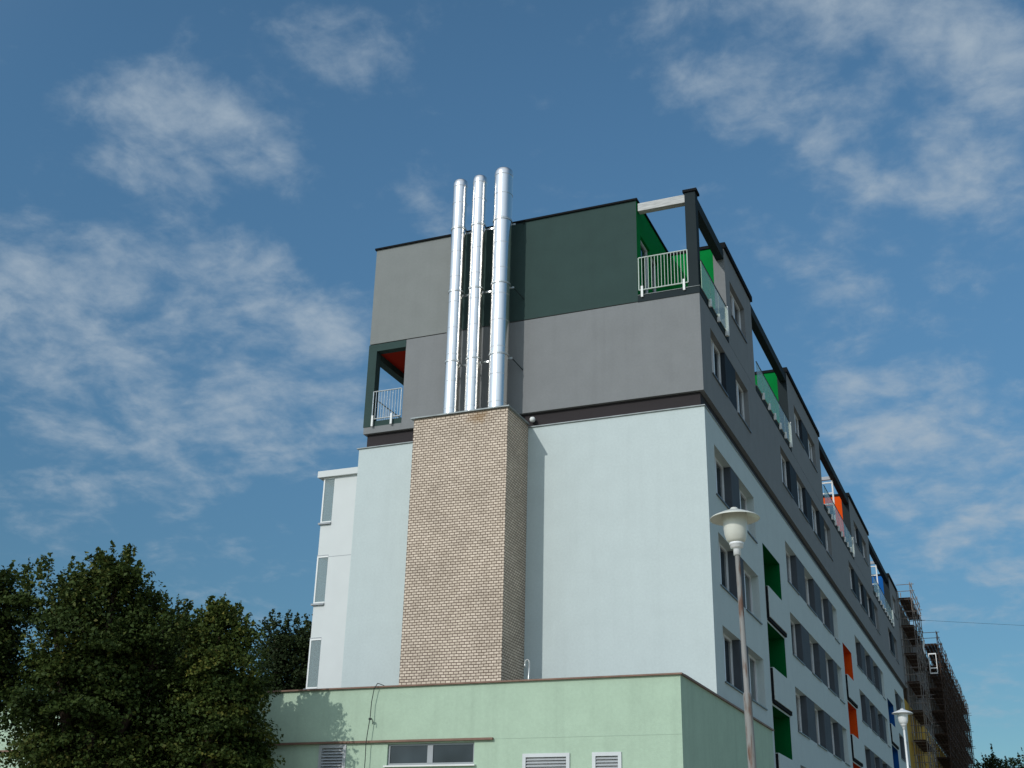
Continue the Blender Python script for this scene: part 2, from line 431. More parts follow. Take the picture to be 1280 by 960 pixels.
m.quad((LX, 0, ZB), (LX, Y2, ZB), (0, Y2, ZB), (0, 0, ZB)); m.quad((XL, LY, ZB), (XL, Y2, ZB), (LX, Y2, ZB), (LX, LY, ZB))
m.quad((XL, 0, ZG), (0, 0, ZG), (0, Y2, ZG), (XL, Y2, ZG))
m.build('grey_storey_wall', M['grey'], bld)
for a, b, za, zb in h1: window(bld, a, b, za, zb, x=-.2, curtain=random.choice((None, None, None, 'glass_net')))
for bay in u1:
    for p, q in zip(bay[:-1], bay[1:]):
        w = MB(); w.box(-.24, -.012, p[1], q[0], U1Z[0] + .003, U1Z[1] - .003); w.build('infill_panel', M['panel'], bld)

# corner loggia on the far left (open on two sides, red ceiling)
c = MB()
c.box(XL, LX - .003, 0, LY - .003, ZB, 16.17); c.build('loggia_floor', M['grey'], bld)
c = MB()
c.box(XL - .015, XL + .31, -.012, .30, 16.17, 19.0)
c.box(XL - .015, LX, -.012, .28, 19.0, ZG - .004); c.box(XL - .012, XL + .27, .28, LY - .004, 18.80, ZG - .006)
c.box(XL + .31, LX - .004, .0, .22, 16.17, 16.36); c.box(XL, XL + .25, LY - .3, LY - .005, 16.17, 18.80)
c.build('loggia_frame', M['dark'] if False else M['teal'], bld)
c = MB(); c.quad((XL + .27, .28, 19.03), (XL + .27, LY, 19.03), (LX, LY, 19.03), (LX, .28, 19.03)); c.build('loggia_ceiling', M['red'], bld)

def railing(x0, x1, y, z0, z1, n, mt, clamps, parent=bld, side=False):
    r = MB()
    P = (lambda u, z: (u, y, z)) if not side else (lambda u, z: (y, u, z))
    for z in (z0, z1): r.tube(P(x0, z), P(x1, z), .022, 8)
    for i in range(n + 1):
        u = x0 + (x1 - x0) * i / n
        r.tube(P(u, z0), P(u, z1), .020 if i in (0, n) else .011, 6)
    o = r.build('railing', mt, parent)
    for u in clamps:
        k = MB(); k.box(u - .035, u + .035, y - .05, y - .005, z0 - .27, z0 + .12) if not side else k.box(y - .05, y + .0, u - .03, u + .03, z0 - .2, z0 + .1)
        k.build('railing_bracket', M['whitepaint'], o)
    return o
railing(XL + .33, LX - .04, -.05, 16.42, 17.43, 10, M['galv'], (XL + .36, LX - .36))
railing(.3, LY - .3, XL + .1, 16.45, 17.40, 18, M['galv'], (), side=True)

# top storey
# main volume (front wall grey left, dark green-grey right)
m = MB(); e = .035
XS = -8.40
m.quad((XL, 0, ZG + e), (XS, 0, ZG + e), (XS, 0, ZR), (XL, 0, ZR))
m.quad((XL, Y2, ZG + e), (XL, 0, ZG + e), (XL, 0, ZR), (XL, Y2, ZR))
m.quad((XT, Y2, ZG + e), (XL, Y2, ZG + e), (XL, Y2, ZR), (XT, Y2, ZR))
m.quad((XL, 0, ZG + e), (XL, .2, ZG + e), (XT, .2, ZG + e), (XT, 0, ZG + e))
m.build('top_storey_wall', M['greyleft'], bld)
m = MB(); m.quad((XS, 0, ZG + e), (XT, 0, ZG + e), (XT, 0, ZR), (XS, 0, ZR)); m.build('top_storey_front', M['teal'], bld)
m = MB(); m.box(XL + .02, XT - .01, .03, .3, ZG + .002, ZG + e); m.build('shadow_joint', M['band'], bld)
blocks = [(4.04, 8.5, 'grey', 'green', [(4.75, 7.15)]), (15.8, 24.4, 'dark', 'green', [(17.3, 19.3), (20.9, 22.9)]),
          (34.8, 43.4, 'dark', 'orange', [(36.3, 38.3), (39.9, 41.9)]), (54.6, Y2, 'dark', 'blue', [(56.2, 58.4)])]
gaps = [(0, 4.04, 'green'), (8.5, 15.8, 'green'), (24.4, 34.8, 'orange'), (43.4, 54.6, 'blue')]
PZ = (20.66, 22.04)
for a, b, pil, colr, wn in blocks:
    m = MB()
    hs = [(p, q, *PZ) for p, q in wn]
    m.wall_x(0, a, b, ZG + .012, ZR, [(wn[0][0], wn[-1][1], *PZ)], .18)
    m.quad((0, b, ZG), (XT, b, ZG), (XT, b, ZR), (0, b, ZR))
    m.build('penthouse_wall', M['grey'], bld)
    for p, q, za, zb in hs: window(bld, p, q, za, zb, x=-.18)
    for (p, q) in zip(wn[:-1], wn[1:]):
        w = MB(); w.box(-.22, -.012, p[1], q[0], PZ[0] + .003, PZ[1] - .003); w.build('infill_panel', M['panel'], bld)
    m = MB(); m.quad((XT, a, ZG), (-.40, a, ZG), (-.40, a, ZR), (XT, a, ZR)); m.build('terrace_end_wall', M[colr], bld, label='%s end wall of a roof terrace' % colr)
    m = MB(); m.quad((-.40, a, ZG), (0, a, ZG), (0, a, ZR), (-.40, a, ZR)); m.build('corner_pier', M['grey' if pil == 'grey' else 'dark'], bld)
    m = MB(); m.box(-.3, .07, a - .06, b + .06, ZR - .10, ZR + .12); m.box(XT - .1, -.3, a - .05, a + .2, ZR - .02, ZR + .10)
    m.build('roof_coping', M['coping'], bld)
m = MB(); m.box(XL - .05, XT + .05, -.06, .2, ZR - .01, ZR + .055); m.box(XL - .05, XL + .2, .2, Y2, ZR - .01, ZR + .055)
m.box(XT - .2, XT + .05, .2, 4.0, ZR - .01, ZR + .055)
for a, b, _ in gaps[1:]: m.box(XT - .2, XT + .05, a + .07, b - .06, ZR - .01, ZR + .055)
m.build('roof_coping', M['coping'], bld)
m = MB(); m.quad((XL, .1, ZR), (XT, .1, ZR), (XT, Y2, ZR), (XL, Y2, ZR))
for a, b, *_ in blocks: m.quad((XT, a, ZR - .001), (-.1, a, ZR - .001), (-.1, b, ZR - .001), (XT, b, ZR - .001))
m.build('flat_roof', M['roof'], bld)
for a, b, colr in gaps:
    m = MB()
    hs = [(.45, 1.55, ZG + .12, 22.0), (1.75, 2.55, 20.1, 22.0)] if a == 0 else [(a + 1.0, a + 2.0, ZG + .12, 21.5), (a + 3.2, a + 5.2, 20.2, 21.5)]
    m.wall_x(XT, a, b, ZG, ZR, hs, .12)
    m.build('terrace_side_wall', M[colr], bld, label='%s wall of a roof terrace' % colr)
    for p, q, za, zb in hs: window(bld, p, q, za, zb, x=XT - .12, sub=1, sill=False)
    # dark edge of the terrace slab
    m = MB()
    if a == 0:
        m.box(XT + .002, .02, -.02, .2, ZG - .006, 19.50); m.box(-.2, .02, .2, b - .005, ZG - .006, 19.50)
    else: m.box(-.2, .02, a + .005, b - .005, ZG - .006, 19.46)
    m.build('terrace_edge', M['dark'], bld)
    m = MB()
    if a == 0: m.box(XT + .01, .035, -.035, .21, 19.50, 19.512); m.box(-.2, .045, .21, b - .01, 19.50, 19.525)
    else: m.box(-.2, .045, a + .01, b - .01, 19.46, 19.48)
    m.build('edge_flashing', M['flash'], bld)
    # beam along the eaves line
    m = MB(); m.box(-.30, -.02, a + (.33 if a == 0 else .003), b - .003, 22.56, 22.96); m.build('pergola_beam', M['dark'], bld, bevel=.01)
    # glass balustrade in panes
    y0 = a + (.12 if a == 0 else .1); y1 = b - .42; n = max(3, round((y1 - y0) / 1.15)); st = (y1 - y0) / n
    for i in range(n):
        q = MB(); q.box(.050, .066, y0 + i * st + .012, y0 + (i + 1) * st - .012, 19.47, 20.46)
        go = q.build('glass_balustrade', M['bglass'], bld)
        k = MB(); k.box(.024, .12, y0 + (i + .9) * st - .04, y0 + (i + .9) * st + .04, 19.30, 19.57); k.build('glass_clamp', M['whitepaint'], go)
    k = MB(); k.box(.040, .076, y0, y1, 20.462, 20.49); k.build('handrail', M['panel'], bld)
    k = MB(); k.box(.02, .12, y1 + .01, y1 + .07, 19.35, 20.48); k.build('balustrade_post', M['whitepaint'], bld)
    if b - a > 9:
        for j, yy in enumerate((a + 2.2, a + 5.8)):
            k = MB(); k.box(XT, -.30, yy, yy + .14, 22.62, 22.80); k.build('pergola_crossbeam', M['fgrey'], bld)
        yy = a + 5.6
        k = MB(); k.box(-.27, -.19, yy, yy + .08, 19.4, 22.5)
        for z in (21.15, 21.75, 22.35): k.box(-1.3, -.27, yy + .01, yy + .07, z, z + .07)
        k.build('divider_frame', M['whitepaint'], bld)
        k = MB(); k.box(-1.9, -.27, yy + .02, yy + .05, 19.4, 21.1); k.build('divider_panel', M['panel'], bld)
# corner post + silver-white timber front beam
m = MB(); m.box(-.36, .0, -.005, .33, 19.52, 23.02); m.build('terrace_post', M['dark'], bld, bevel=.012)
m = MB(); m.box(-.41, .06, -.055, .38, 23.02, 23.11); m.build('post_cap', M['coping'], bld)
m = MB(); m.box(XT + .05, -.362, .03, .27, 22.68, 22.98); m.build('front_beam', M['timber'], bld, bevel=.01)
railing(XT + .05, -.34, -.03, 19.68, 20.86, 15, M['steel'], (-1.86, -.47))

# white stacked bay on the left flank
BY = 1.2; BX = -14.02
bay = MB(); bay.box(-13.58, -W + .0, BY, 4.6, 6.7, 14.97)
bo = bay.build('side_bay', M['bay'], bld)
q = MB(); q.box(-14.22, -W, BY - .12, 4.8, 14.97, 15.2); q.build('bay_roof', M['flash'] if False else M['bay'], bo)
for k in range(3):
    zt = 14.97 - 2.83 * k; zb = zt - 1.68
    q = MB(); zz = max(zb - 1.15, 6.7)
    q.box(BX, -13.585, BY + .03, 4.5, zz, zb - .03); q.build('bay_parapet', M['bay'], bo)
    q = MB(); q.box(BX - .06, -13.585, BY - .05, 4.52, zb - .03, zb + .03); q.build('bay_sill', M['ledge'] if False else M['fgrey'], bo)
    q = MB(); q.box(BX, BX + .055, BY, BY + .05, zb + .03, zt - .005); q.box(BX + .055, -13.59, BY, BY + .04, zb + .03, zb + .08); q.box(BX + .055, -13.59, BY, BY + .04, zt - .06, zt - .005)
    for yy in (2.3, 3.4, 4.45): q.box(BX, BX + .05, yy, yy + .06, zb + .03, zt - .005)
    q.build('bay_window', M['whitepaint'], bo)
    q = MB(); q.box(BX + .055, -13.585, BY + .012, BY + .024, zb + .08, zt - .06); q.box(BX + .02, BX + .03, BY + .05, 4.45, zb + .03, zt - .005)
    q.build('bay_pane', M['cglass'], bo)
    if k < 2:
        q = MB(); q.box(BX - .02, -13.585, BY + .005, 4.5, zb - 1.15, zb - 1.12); q.build('bay_joint', M['fgrey'], bo)
q = MB(); q.box(-13.56, -W - .002, BY - .003, BY, 12.08, 12.1); q.build('panel_joint', M['fgrey'], bo)
# rainwater pipe at the end of the finished part
q = MB(); q.tube((.06, Y2 - .25, ZB), (.06, Y2 - .25, ZR), .06); q.build('downpipe', M['louver'], bld)

# ------------------------------------------------------------------ mint annexe
an = thing('annexe', 'low mint green annexe in front of the block with vents and a strip window', 'building', (0, 0, 0))
PZT = 6.70; PF = -4.036; PX0 = -27.0; PX1 = .05; PY1 = 7.38
m = MB()
LZ0, LZ1 = 5.25, 5.305
xs = [PX0, -13.9, -11.82, -10.06, -9.28, -8.0, -5.47, -4.08, -2.87, -2.22, -1.52, PX1]
H = {(-13.9, -11.82): (2.6, 5.2), (-10.06, -9.28): (4.3, 5.2), (-8.0, -5.47): (4.66, 5.21), (-4.08, -2.87): (4.05, 4.86), (-2.22, -1.52): (4.05, 4.86)}
for a, b in zip(xs[:-1], xs[1:]):
    if (a, b) in H:
        za, zb = H[(a, b)]; d = 1.6 if a == -13.9 else .12
        m.quad((a, PF, 0), (b, PF, 0), (b, PF, za), (a, PF, za)); m.quad((a, PF, zb), (b, PF, zb), (b, PF, PZT), (a, PF, PZT))
        m.quad((a, PF, za), (a, PF, zb), (a, PF + d, zb), (a, PF + d, za)); m.quad((b, PF, za), (b, PF + d, za), (b, PF + d, zb), (b, PF, zb))
        m.quad((a, PF, zb), (b, PF, zb), (b, PF + d, zb), (a, PF + d, zb)); m.quad((a, PF, za), (a, PF + d, za), (b, PF + d, za), (b, PF, za))
    else: m.quad((a, PF, 0), (b, PF, 0), (b, PF, PZT), (a, PF, PZT))
m.quad((PX1, PF, 0), (PX1, PY1, 0), (PX1, PY1, PZT), (PX1, PF, PZT))
m.quad((PX1, PY1, 0), (0, PY1, 0), (0, PY1, PZT), (PX1, PY1, PZT))
m.quad((PX0, 8, 0), (PX0, PF, 0), (PX0, PF, PZT), (PX0, 8, PZT))
m.quad((-W, 8, 0), (PX0, 8, 0), (PX0, 8, PZT), (-W, 8, PZT))
m.build('mint_wall', M['mint'], an)
q = MB(); q.quad((PX0, PF, PZT), (PX1, PF, PZT), (PX1, 0, PZT), (PX0, 0, PZT)); q.quad((PX0, 0, PZT), (-W, 0, PZT), (-W, 8, PZT), (PX0, 8, PZT)); q.build('flat_roof', M['roof'], an)
q = MB(); q.box(PX0, PX1 + .06, PF - .07, PF + .22, PZT - .005, PZT + .035); q.box(PX1 - .2, PX1 + .06, PF + .22, PY1 + .05, PZT - .005, PZT + .045)
q.build('roof_edge', M['ledge'], an)
q = MB(); q.box(PX0, -4.93, PF - .09, PF + .0, LZ0, LZ1); q.build('ledge', M['ledge'], an)
q = MB(); q.box(-4.92, PX1 - .01, PF - .004, PF, 5.272, 5.284); q.build('render_seam', M['seam'], an)
q = MB(); q.quad((-13.9, PF + 1.6, 2.6), (-11.82, PF + 1.6, 2.6), (-11.82, PF + 1.6, 5.2), (-13.9, PF + 1.6, 5.2)); q.build('porch_door', M['void'], an)
# strip window
q = MB(); a, b, za, zb = -8.0, -5.47, 4.66, 5.21; yy = PF + .06
q.box(a + .002, b - .002, yy, yy + .06, za, za + .06); q.box(a + .002, b - .002, yy, yy + .06, zb - .05, zb - .002)
q.box(a + .002, a + .05, yy, yy + .06, za + .06, zb - .05); q.box(b - .05, b - .002, yy, yy + .06, za + .06, zb - .05); q.box(-6.84, -6.68, yy - .005, yy + .06, za + .06, zb - .05)
wo = q.build('strip_window', M['fgrey'], an)
for x0, x1 in ((a + .05, -6.84), (-6.68, b - .05)):
    q = MB(); q.box(x0, x1, yy + .02, yy + .04, za + .06, zb - .05); q.build('pane', M['glass'], wo)
q = MB(); q.box(a - .06, b + .06, PF - .09, yy, za - .04, za - .003); q.build('sill', M['whitepaint'], wo)
def vent(a, b, za, zb):
    q = MB(); y0, y1 = PF - .035, PF + .1; t = .06
    q.box(a - .03, b + .03, y0, y1, zb - t, zb + .03); q.box(a - .03, b + .03, y0, y1, za - .03, za + t)
    q.box(a - .03, a + t, y0, y1, za + t, zb - t); q.box(b - t, b + .03, y0, y1, za + t, zb - t)
    vo = q.build('vent', M['sill'] if False else M['louver'], an)
    s_ = MB(); n = round((zb - za - 2 * t) / .075)
    for i in range(n):
        z = za + t + (i + .5) * (zb - za - 2 * t) / n
        s_.quad((a + t, PF - .022, z - .032), (b - t, PF - .022, z - .032), (b - t, PF + .035, z + .036), (a + t, PF + .035, z + .036))
        s_.quad((a + t, PF - .022, z - .040), (a + t, PF - .022, z - .035), (b - t, PF - .022, z - .035), (b - t, PF - .022, z - .040))
    s_.build('louver_slats', M['louver'], vo)
    s_ = MB(); s_.box(a + .01, b - .01, PF + .07, PF + .09, za + .01, zb - .01); s_.build('vent_duct', M['void'], vo)
vent(-10.06, -9.28, 4.3, 5.2); vent(-4.08, -2.87, 4.05, 4.86); vent(-2.22, -1.52, 4.05, 4.86)

# dangling cable
pts = [(-8.25, PF + .05, PZT + .06), (-8.36, PF - .12, PZT + .10), (-8.44, PF - .15, PZT - .05), (-8.50, PF - .14, 6.3), (-8.505, PF - .15, 5.92), (-8.52, PF - .16, 5.75), (-8.55, PF - .17, 5.45), (-8.565, PF - .18, 5.2), (-8.56, PF - .17, 4.9), (-8.57, PF - .17, 4.0), (-8.56, PF - .15, 2.0), (-8.6, PF - .2, .02)]
q = MB(); q.path(pts, .011, 6); q.path([(-8.52, PF - .16, 5.86), (-8.45, PF - .15, 5.86), (-8.42, PF - .14, 5.80), (-8.43, PF - .13, 5.72)], .011, 6); q.box(-8.535, -8.47, PF - .18, PF - .13, 5.83, 5.88)
tag(q.build('cable', M['rubber']), 'thin black cable with a knot hanging down the mint annexe wall', 'cable')
# cane-shaped vent pipe on the annexe roof
q = MB(); pp = [(-5.28, -.9, PZT), (-5.235, -.9, 7.75)] + [(-5.305 + .07 * math.cos(t), -.9, 7.75 + .09 * math.sin(t)) for t in [math.pi * i / 8 for i in range(1, 9)]] + [(-5.375, -.9, 7.62)]
q.path(pp, .028, 8)
tag(q.build('vent_pipe', M['galv'], smooth=True), 'small cane-shaped metal vent pipe on the annexe roof beside the brick shaft', 'pipe')

# ------------------------------------------------------------------ brick shaft and flues
cx0, cx1, cd, czt = -9.02, -5.77, -1.70, 15.47
ch = thing('brick_shaft', 'tall buff brick chimney shaft built against the white end wall', 'chimney', (0, 0, 0))
q = MB(); q.box(cx0, cx1, cd, -.003, PZT - .01, czt); q.build('shaft', M['brick'], ch)
q = MB(); q.box(cx0 - .09, cx1 + .07, cd - .08, -.06, czt + .012, czt + .05); q.build('shaft_cap', M['flash'], ch)
fl = [(-8.218, .258, 24.80, 'thin polished steel flue pipe, leftmost of the three on the brick shaft'),
      (-7.468, .250, 24.80, 'thin polished steel flue pipe between the two other flues'),
      (-6.563, .322, 24.88, 'thickest polished steel flue pipe, rightmost of the three on the brick shaft')]
FY = -.72
for x, r, zt, lab in fl:
    t = thing('flue_pipe', lab, 'flue pipe', (x, FY, czt + .05), 'three steel flue pipes')
    h = zt - czt - .05
    prof = [(r * .98, 0)]; z = .55
    while z < h - .5:
        prof += [(r * .985, z - .022), (r * 1.02, z - .016), (r * 1.02, z + .016), (r * .985, z + .022)]
        z += .97
    prof += [(r * .99, h - .31), (r * 1.01, h - .30)]
    prof[0] = (r * .99, 0)
    q = MB(); q.rings(prof, 64); o = q.build('pipe', M['pipe'], t, smooth=True)
    q = MB(); q.lathe([(r * 1.012, h - .295), (r * 1.012, h - .16), (r * .93, h - .06), (r * .78, h - .01), (r * .55, h + .01), (.0, h + .015)], 48); q.build('cap', M['pipe'], t, smooth=True)
    q = MB(); q.lathe([(r * 1.25, 0), (r * 1.25, .03), (r * 1.02, .06)], 32); q.build('base_collar', M['galv'], t, smooth=True)
for z, lab in ((22.80, 'topmost steel bracket tying the three flues to the roof edge'), (20.35, 'middle steel bracket tying the three flues to the wall'), (17.75, 'lowest steel bracket tying the three flues to the grey wall')):
    t = thing('pipe_bracket', lab, 'bracket', (-7.3, FY, z), 'brackets holding the flues')
    q = MB(); q.box(-1.30, 1.10, .27, .31, -.03, .03); q.build('cross_bar', M['galv'], t)
    for x, r, zt, _ in fl:
        q = MB(); q.lathe([(r + .004, -.03), (r + .016, -.03), (r + .016, .03), (r + .004, .03)], 32, c=(x + 7.3, 0)); q.build('clamp_ring', M['galv'], t, smooth=False)
    for xx, dx in ((-1.15, -.1), (1.08, .22)):
        q = MB(); q.tube((xx, .30, 0), (xx + dx, -FY if z < 22 else -FY + .1, -.28 if z < 22 else .3 - .0), .016, 6); q.build('stay', M['rubber'], t)
# round wall lamp on the dark band
q = MB(); q.lathe([(0, -.09), (.06, -.075), (.09, -.03), (.095, .02), (.07, .07), (0, .09)], 20)
wl = q.build('lamp_globe', M['whitepaint'], smooth=True)
t = thing('wall_lamp', 'small round white lamp where the dark band meets the brick shaft', 'lamp', (-5.62, -.02, 15.66)); wl.parent = t
q = MB(); q.box(-.03, .03, .05, .15, -.03, .03); q.build('lamp_arm', M['fgrey'], t)

# ------------------------------------------------------------------ street lamps
def lamp(x, y, ztop, lab, shade, pole, tilt):
    t = thing('street_lamp', lab, 'street lamp', (x, y, 0), 'street lamps along the block', tilt)
    z = ztop
    q = MB(); q.lathe([(0, z + .0), (.045, z - .005), (.055, z - .03), (.10, z - .045), (.20, z - .085), (.30, z - .13), (.330, z - .152), (.332, z - .162), (.322, z - .160), (.20, z - .10), (.06, z - .06)], 40)
    q.build('lamp_shade', shade, t, smooth=True)
    q = MB(); q.lathe([(.160, z - .10), (.160, z - .20), (.157, z - .30), (.148, z - .38), (.128, z - .45), (.10, z - .485), (.085, z - .49)], 36)
    q.build('lamp_globe', shade, t, smooth=True)
    q = MB(); q.lathe([(.05, z - .485), (.095, z - .487), (.095, z - .515), (.085, z - .52), (.085, z - .555), (.055, z - .565), (.048, z - .575), (.048, z - .655), (.02, z - .66)], 28)
    q.build('collar', M['enamel2'], t, smooth=True)
    zj = z - 2.45
    q = MB(); q.lathe([(.033, z - .65), (.036, zj + .02), (.048, zj), (.052, zj - .05), (.053, 2.0), (.058, 1.9), (.06, .0)], 20); q.build('pole', pole, t, smooth=True)
    return t
lamp(4.655, -17.9, 6.50, 'cream mushroom-shaped street lamp on a rusty pole nearest the camera', M['enamel'], M['pole'], (0, R(-1.0), 0))
lamp(4.13, 8.1, 7.38, 'white mushroom-shaped street lamp farther off beside the scaffolding', M['enamel2'], M['enamel2'], (0, 0, 0))

# ------------------------------------------------------------------ unfinished part of the block and scaffolds
nb = thing('unfinished_block', 'unfinished block with ochre insulation and bare dark walls behind scaffolding', 'building', (0, 0, 0))
m = MB()
hs = [(a + 3 + 6.2 * j, a + 5.2 + 6.2 * j, 12.92 - 2.8 * k, 14.53 - 2.8 * k) for a in (60,) for j in range(12) for k in range(4)]
m.wall_x(-.04, Y1 + .01, 140, 0, 14.9, hs, .15)
m.quad((-W, 140, 0), (-W, Y1, 0), (-W, Y1, 14.9), (-W, 140, 14.9)); m.build('insulated_wall', M['ochre'], nb)
m = MB(); hs2 = [(a, b, 17.0, 18.6) for a, b in [(63 + 6.2 * j, 65.2 + 6.2 * j) for j in range(12)]]
m.wall_x(-.02, Y2 + .01, 140, 14.9, 22.6, hs2, .15); m.quad((-W, Y2, 22.6), (-.02, Y2, 22.6), (-.02, 140, 22.6), (-W, 140, 22.6)); m.build('bare_wall', M['concrete'], nb)
for a, b, za, zb in hs + hs2:
    if za > 9 : window(nb, a, b, za, zb, x=-.17, sill=False)

def scaffold(lab, x0, x1, y0, y1, ztop, lift, bayl, tubem, planks):
    t = thing('scaffold', lab, 'scaffolding', (x0, y0, 0), 'tube scaffolding')
    n = round((y1 - y0) / bayl); L = y1 - y0; w = x1 - x0
    nl = int(ztop / lift)
    for i in range(n + 1):
        yy = L * i / n
        for xx in (0, w):
            q = MB(); q.tube((xx, yy, 0), (xx + random.uniform(-.03, .03), yy, ztop + random.uniform(.2, 1.1) + (.5 if xx else 0)), .032, 6); q.build('standard', tubem, t)
    led = MB()
    for k in range(1, nl + 1):
        z = ztop - (nl - k) * lift
        d = MB(); yy = 0
        ye = L if k > nl - 3 else L + random.choice((0, 0, -.4, 1.2))
        wd = w - .05
        for j in range(4): d.box(.02 + wd * j / 4, wd * (j + .92) / 4 + .02, -.1, ye, z - .05 + j % 2 * .004, z)
        d.build('deck', planks, t)
        for dz in (-.09, .5, 1.0):
            if z + dz > ztop + 1.1: continue
            led.tube((w + .03, -.45 * random.random(), z + dz), (w + .03, L + .5 * random.random(), z + dz), .026, 5)
        led.tube((0, -.3, z - .09), (0, L + .3, z - .09), .026, 5)
        for i in range(n + 1):
            led.tube((-.1, L * i / n, z - .12), (w + random.uniform(.15, .5), L * i / n, z - .12), .026, 5)
        for dz in (.5, 1.0): led.tube((-.1, 0, z + dz), (w + .3, 0, z + dz), .026, 5)
        for i in range(0, n, 2 if n < 10 else 3):
            s_ = (k + i // 2) % 2
            brc = MB(); brc.tube((w + .05, L * (i + s_) / n, z - .05), (w + .05, L * (i + 1 - s_) / n, z - lift), .024, 5); brc.build('diagonal_brace', tubem, t)
    led.build('ledgers', tubem, t)
    return t
scaffold('grey tube scaffold with few decks at the end of the finished facade', .12, 1.02, 59.6, 67.6, 22.5, 2.05, 2.0, M['tube'], M['plank'])
scaffold('long dark rusty scaffold with many timber decks on the far unfinished block', .12, 1.30, 80.5, 128, 22.9, 1.95, 2.0, M['rusttube'], M['plank'])
# loose items on the scaffold
sh = MB()
for i in range(6):
    a, b = i / 6, (i + 1) / 6
    f = lambda s_, u: (1.12 + .05 * math.sin(7 * u), 64.6 + 2.0 * s_ * (1 - .6 * u) + .9 * u + .06 * math.sin(9 * u + s_), 20.6 - 1.3 * u * (1 - .2 * s_))
    sh.quad(f(0, a), f(1, a), f(1, b), f(0, b))
sh = sh.build('cloth', M['sheet']); sm = sh.modifiers.new('solid', 'SOLIDIFY'); sm.thickness = .02
tag(sh, 'white cloth hung over the outer side of the grey scaffold', 'cloth')
q = MB(); x0, x1, z0, z1, yy = .45, 1.12, 20.2, 22.0, 80.2
q.box(x0, x0 + .06, yy, yy + .08, z0, z1); q.box(x1 - .06, x1, yy, yy + .08, z0, z1)
for z in (z0, z0 + .45, z1 - .1): q.box(x0, x1, yy + .005, yy + .075, z, z + .10)
tag(q.build('ladder_frame', M['sheet']), 'pale ladder frame at the near end of the rusty scaffold', 'frame')

# overhead wire to a mast outside the picture
q = MB(); A, B = Vector((1.05, 67.6, 22.1)), Vector((58, 96, 32.0))
pts = []
A = Vector((1.0, 64.0, 21.7)); B = Vector((70.0, 85.0, 20.4))
for i in range(41):
    s_ = i / 40; p = A.lerp(B, s_); p.z -= .7 * 4 * s_ * (1 - s_); pts.append(tuple(p))
q.path(pts, .010, 5)
tag(q.build('overhead_wire', M['rubber']), 'thin overhead wire running from the scaffold across the sky to the right', 'wire')
# ------------------------------------------------------------------ trees
def leaves_mesh(name, pts, nrm, size, tone, matl, parent):
    n = len(pts); rng = np.random.default_rng(5)
    t = np.cross(nrm, rng.normal(size=(n, 3))); t /= np.linalg.norm(t, axis=1)[:, None] + 1e-9
    b = np.cross(nrm, t); sz = size * rng.uniform(.65, 1.35, (n, 1))
    fold = nrm * sz * .18
    v = np.stack([pts - t * sz * .5, pts + b * sz * .36 + fold, pts + t * sz * .5, pts - b * sz * .36 + fold], 1).reshape(-1, 3)
    me = bpy.data.meshes.new(name); me.vertices.add(4 * n); me.vertices.foreach_set('co', v.ravel())
    me.loops.add(4 * n); me.loops.foreach_set('vertex_index', np.arange(4 * n, dtype=np.int32))
    me.polygons.add(n); me.polygons.foreach_set('loop_start', np.arange(0, 4 * n, 4, dtype=np.int32))
    me.update(calc_edges=True)
    at = me.attributes.new('tone', 'FLOAT', 'FACE'); at.data.foreach_set('value', tone.astype(np.float32))
    me.materials.append(matl); me.validate()
    o = bpy.data.objects.new(name, me); COL.objects.link(o); o.parent = parent
    return o

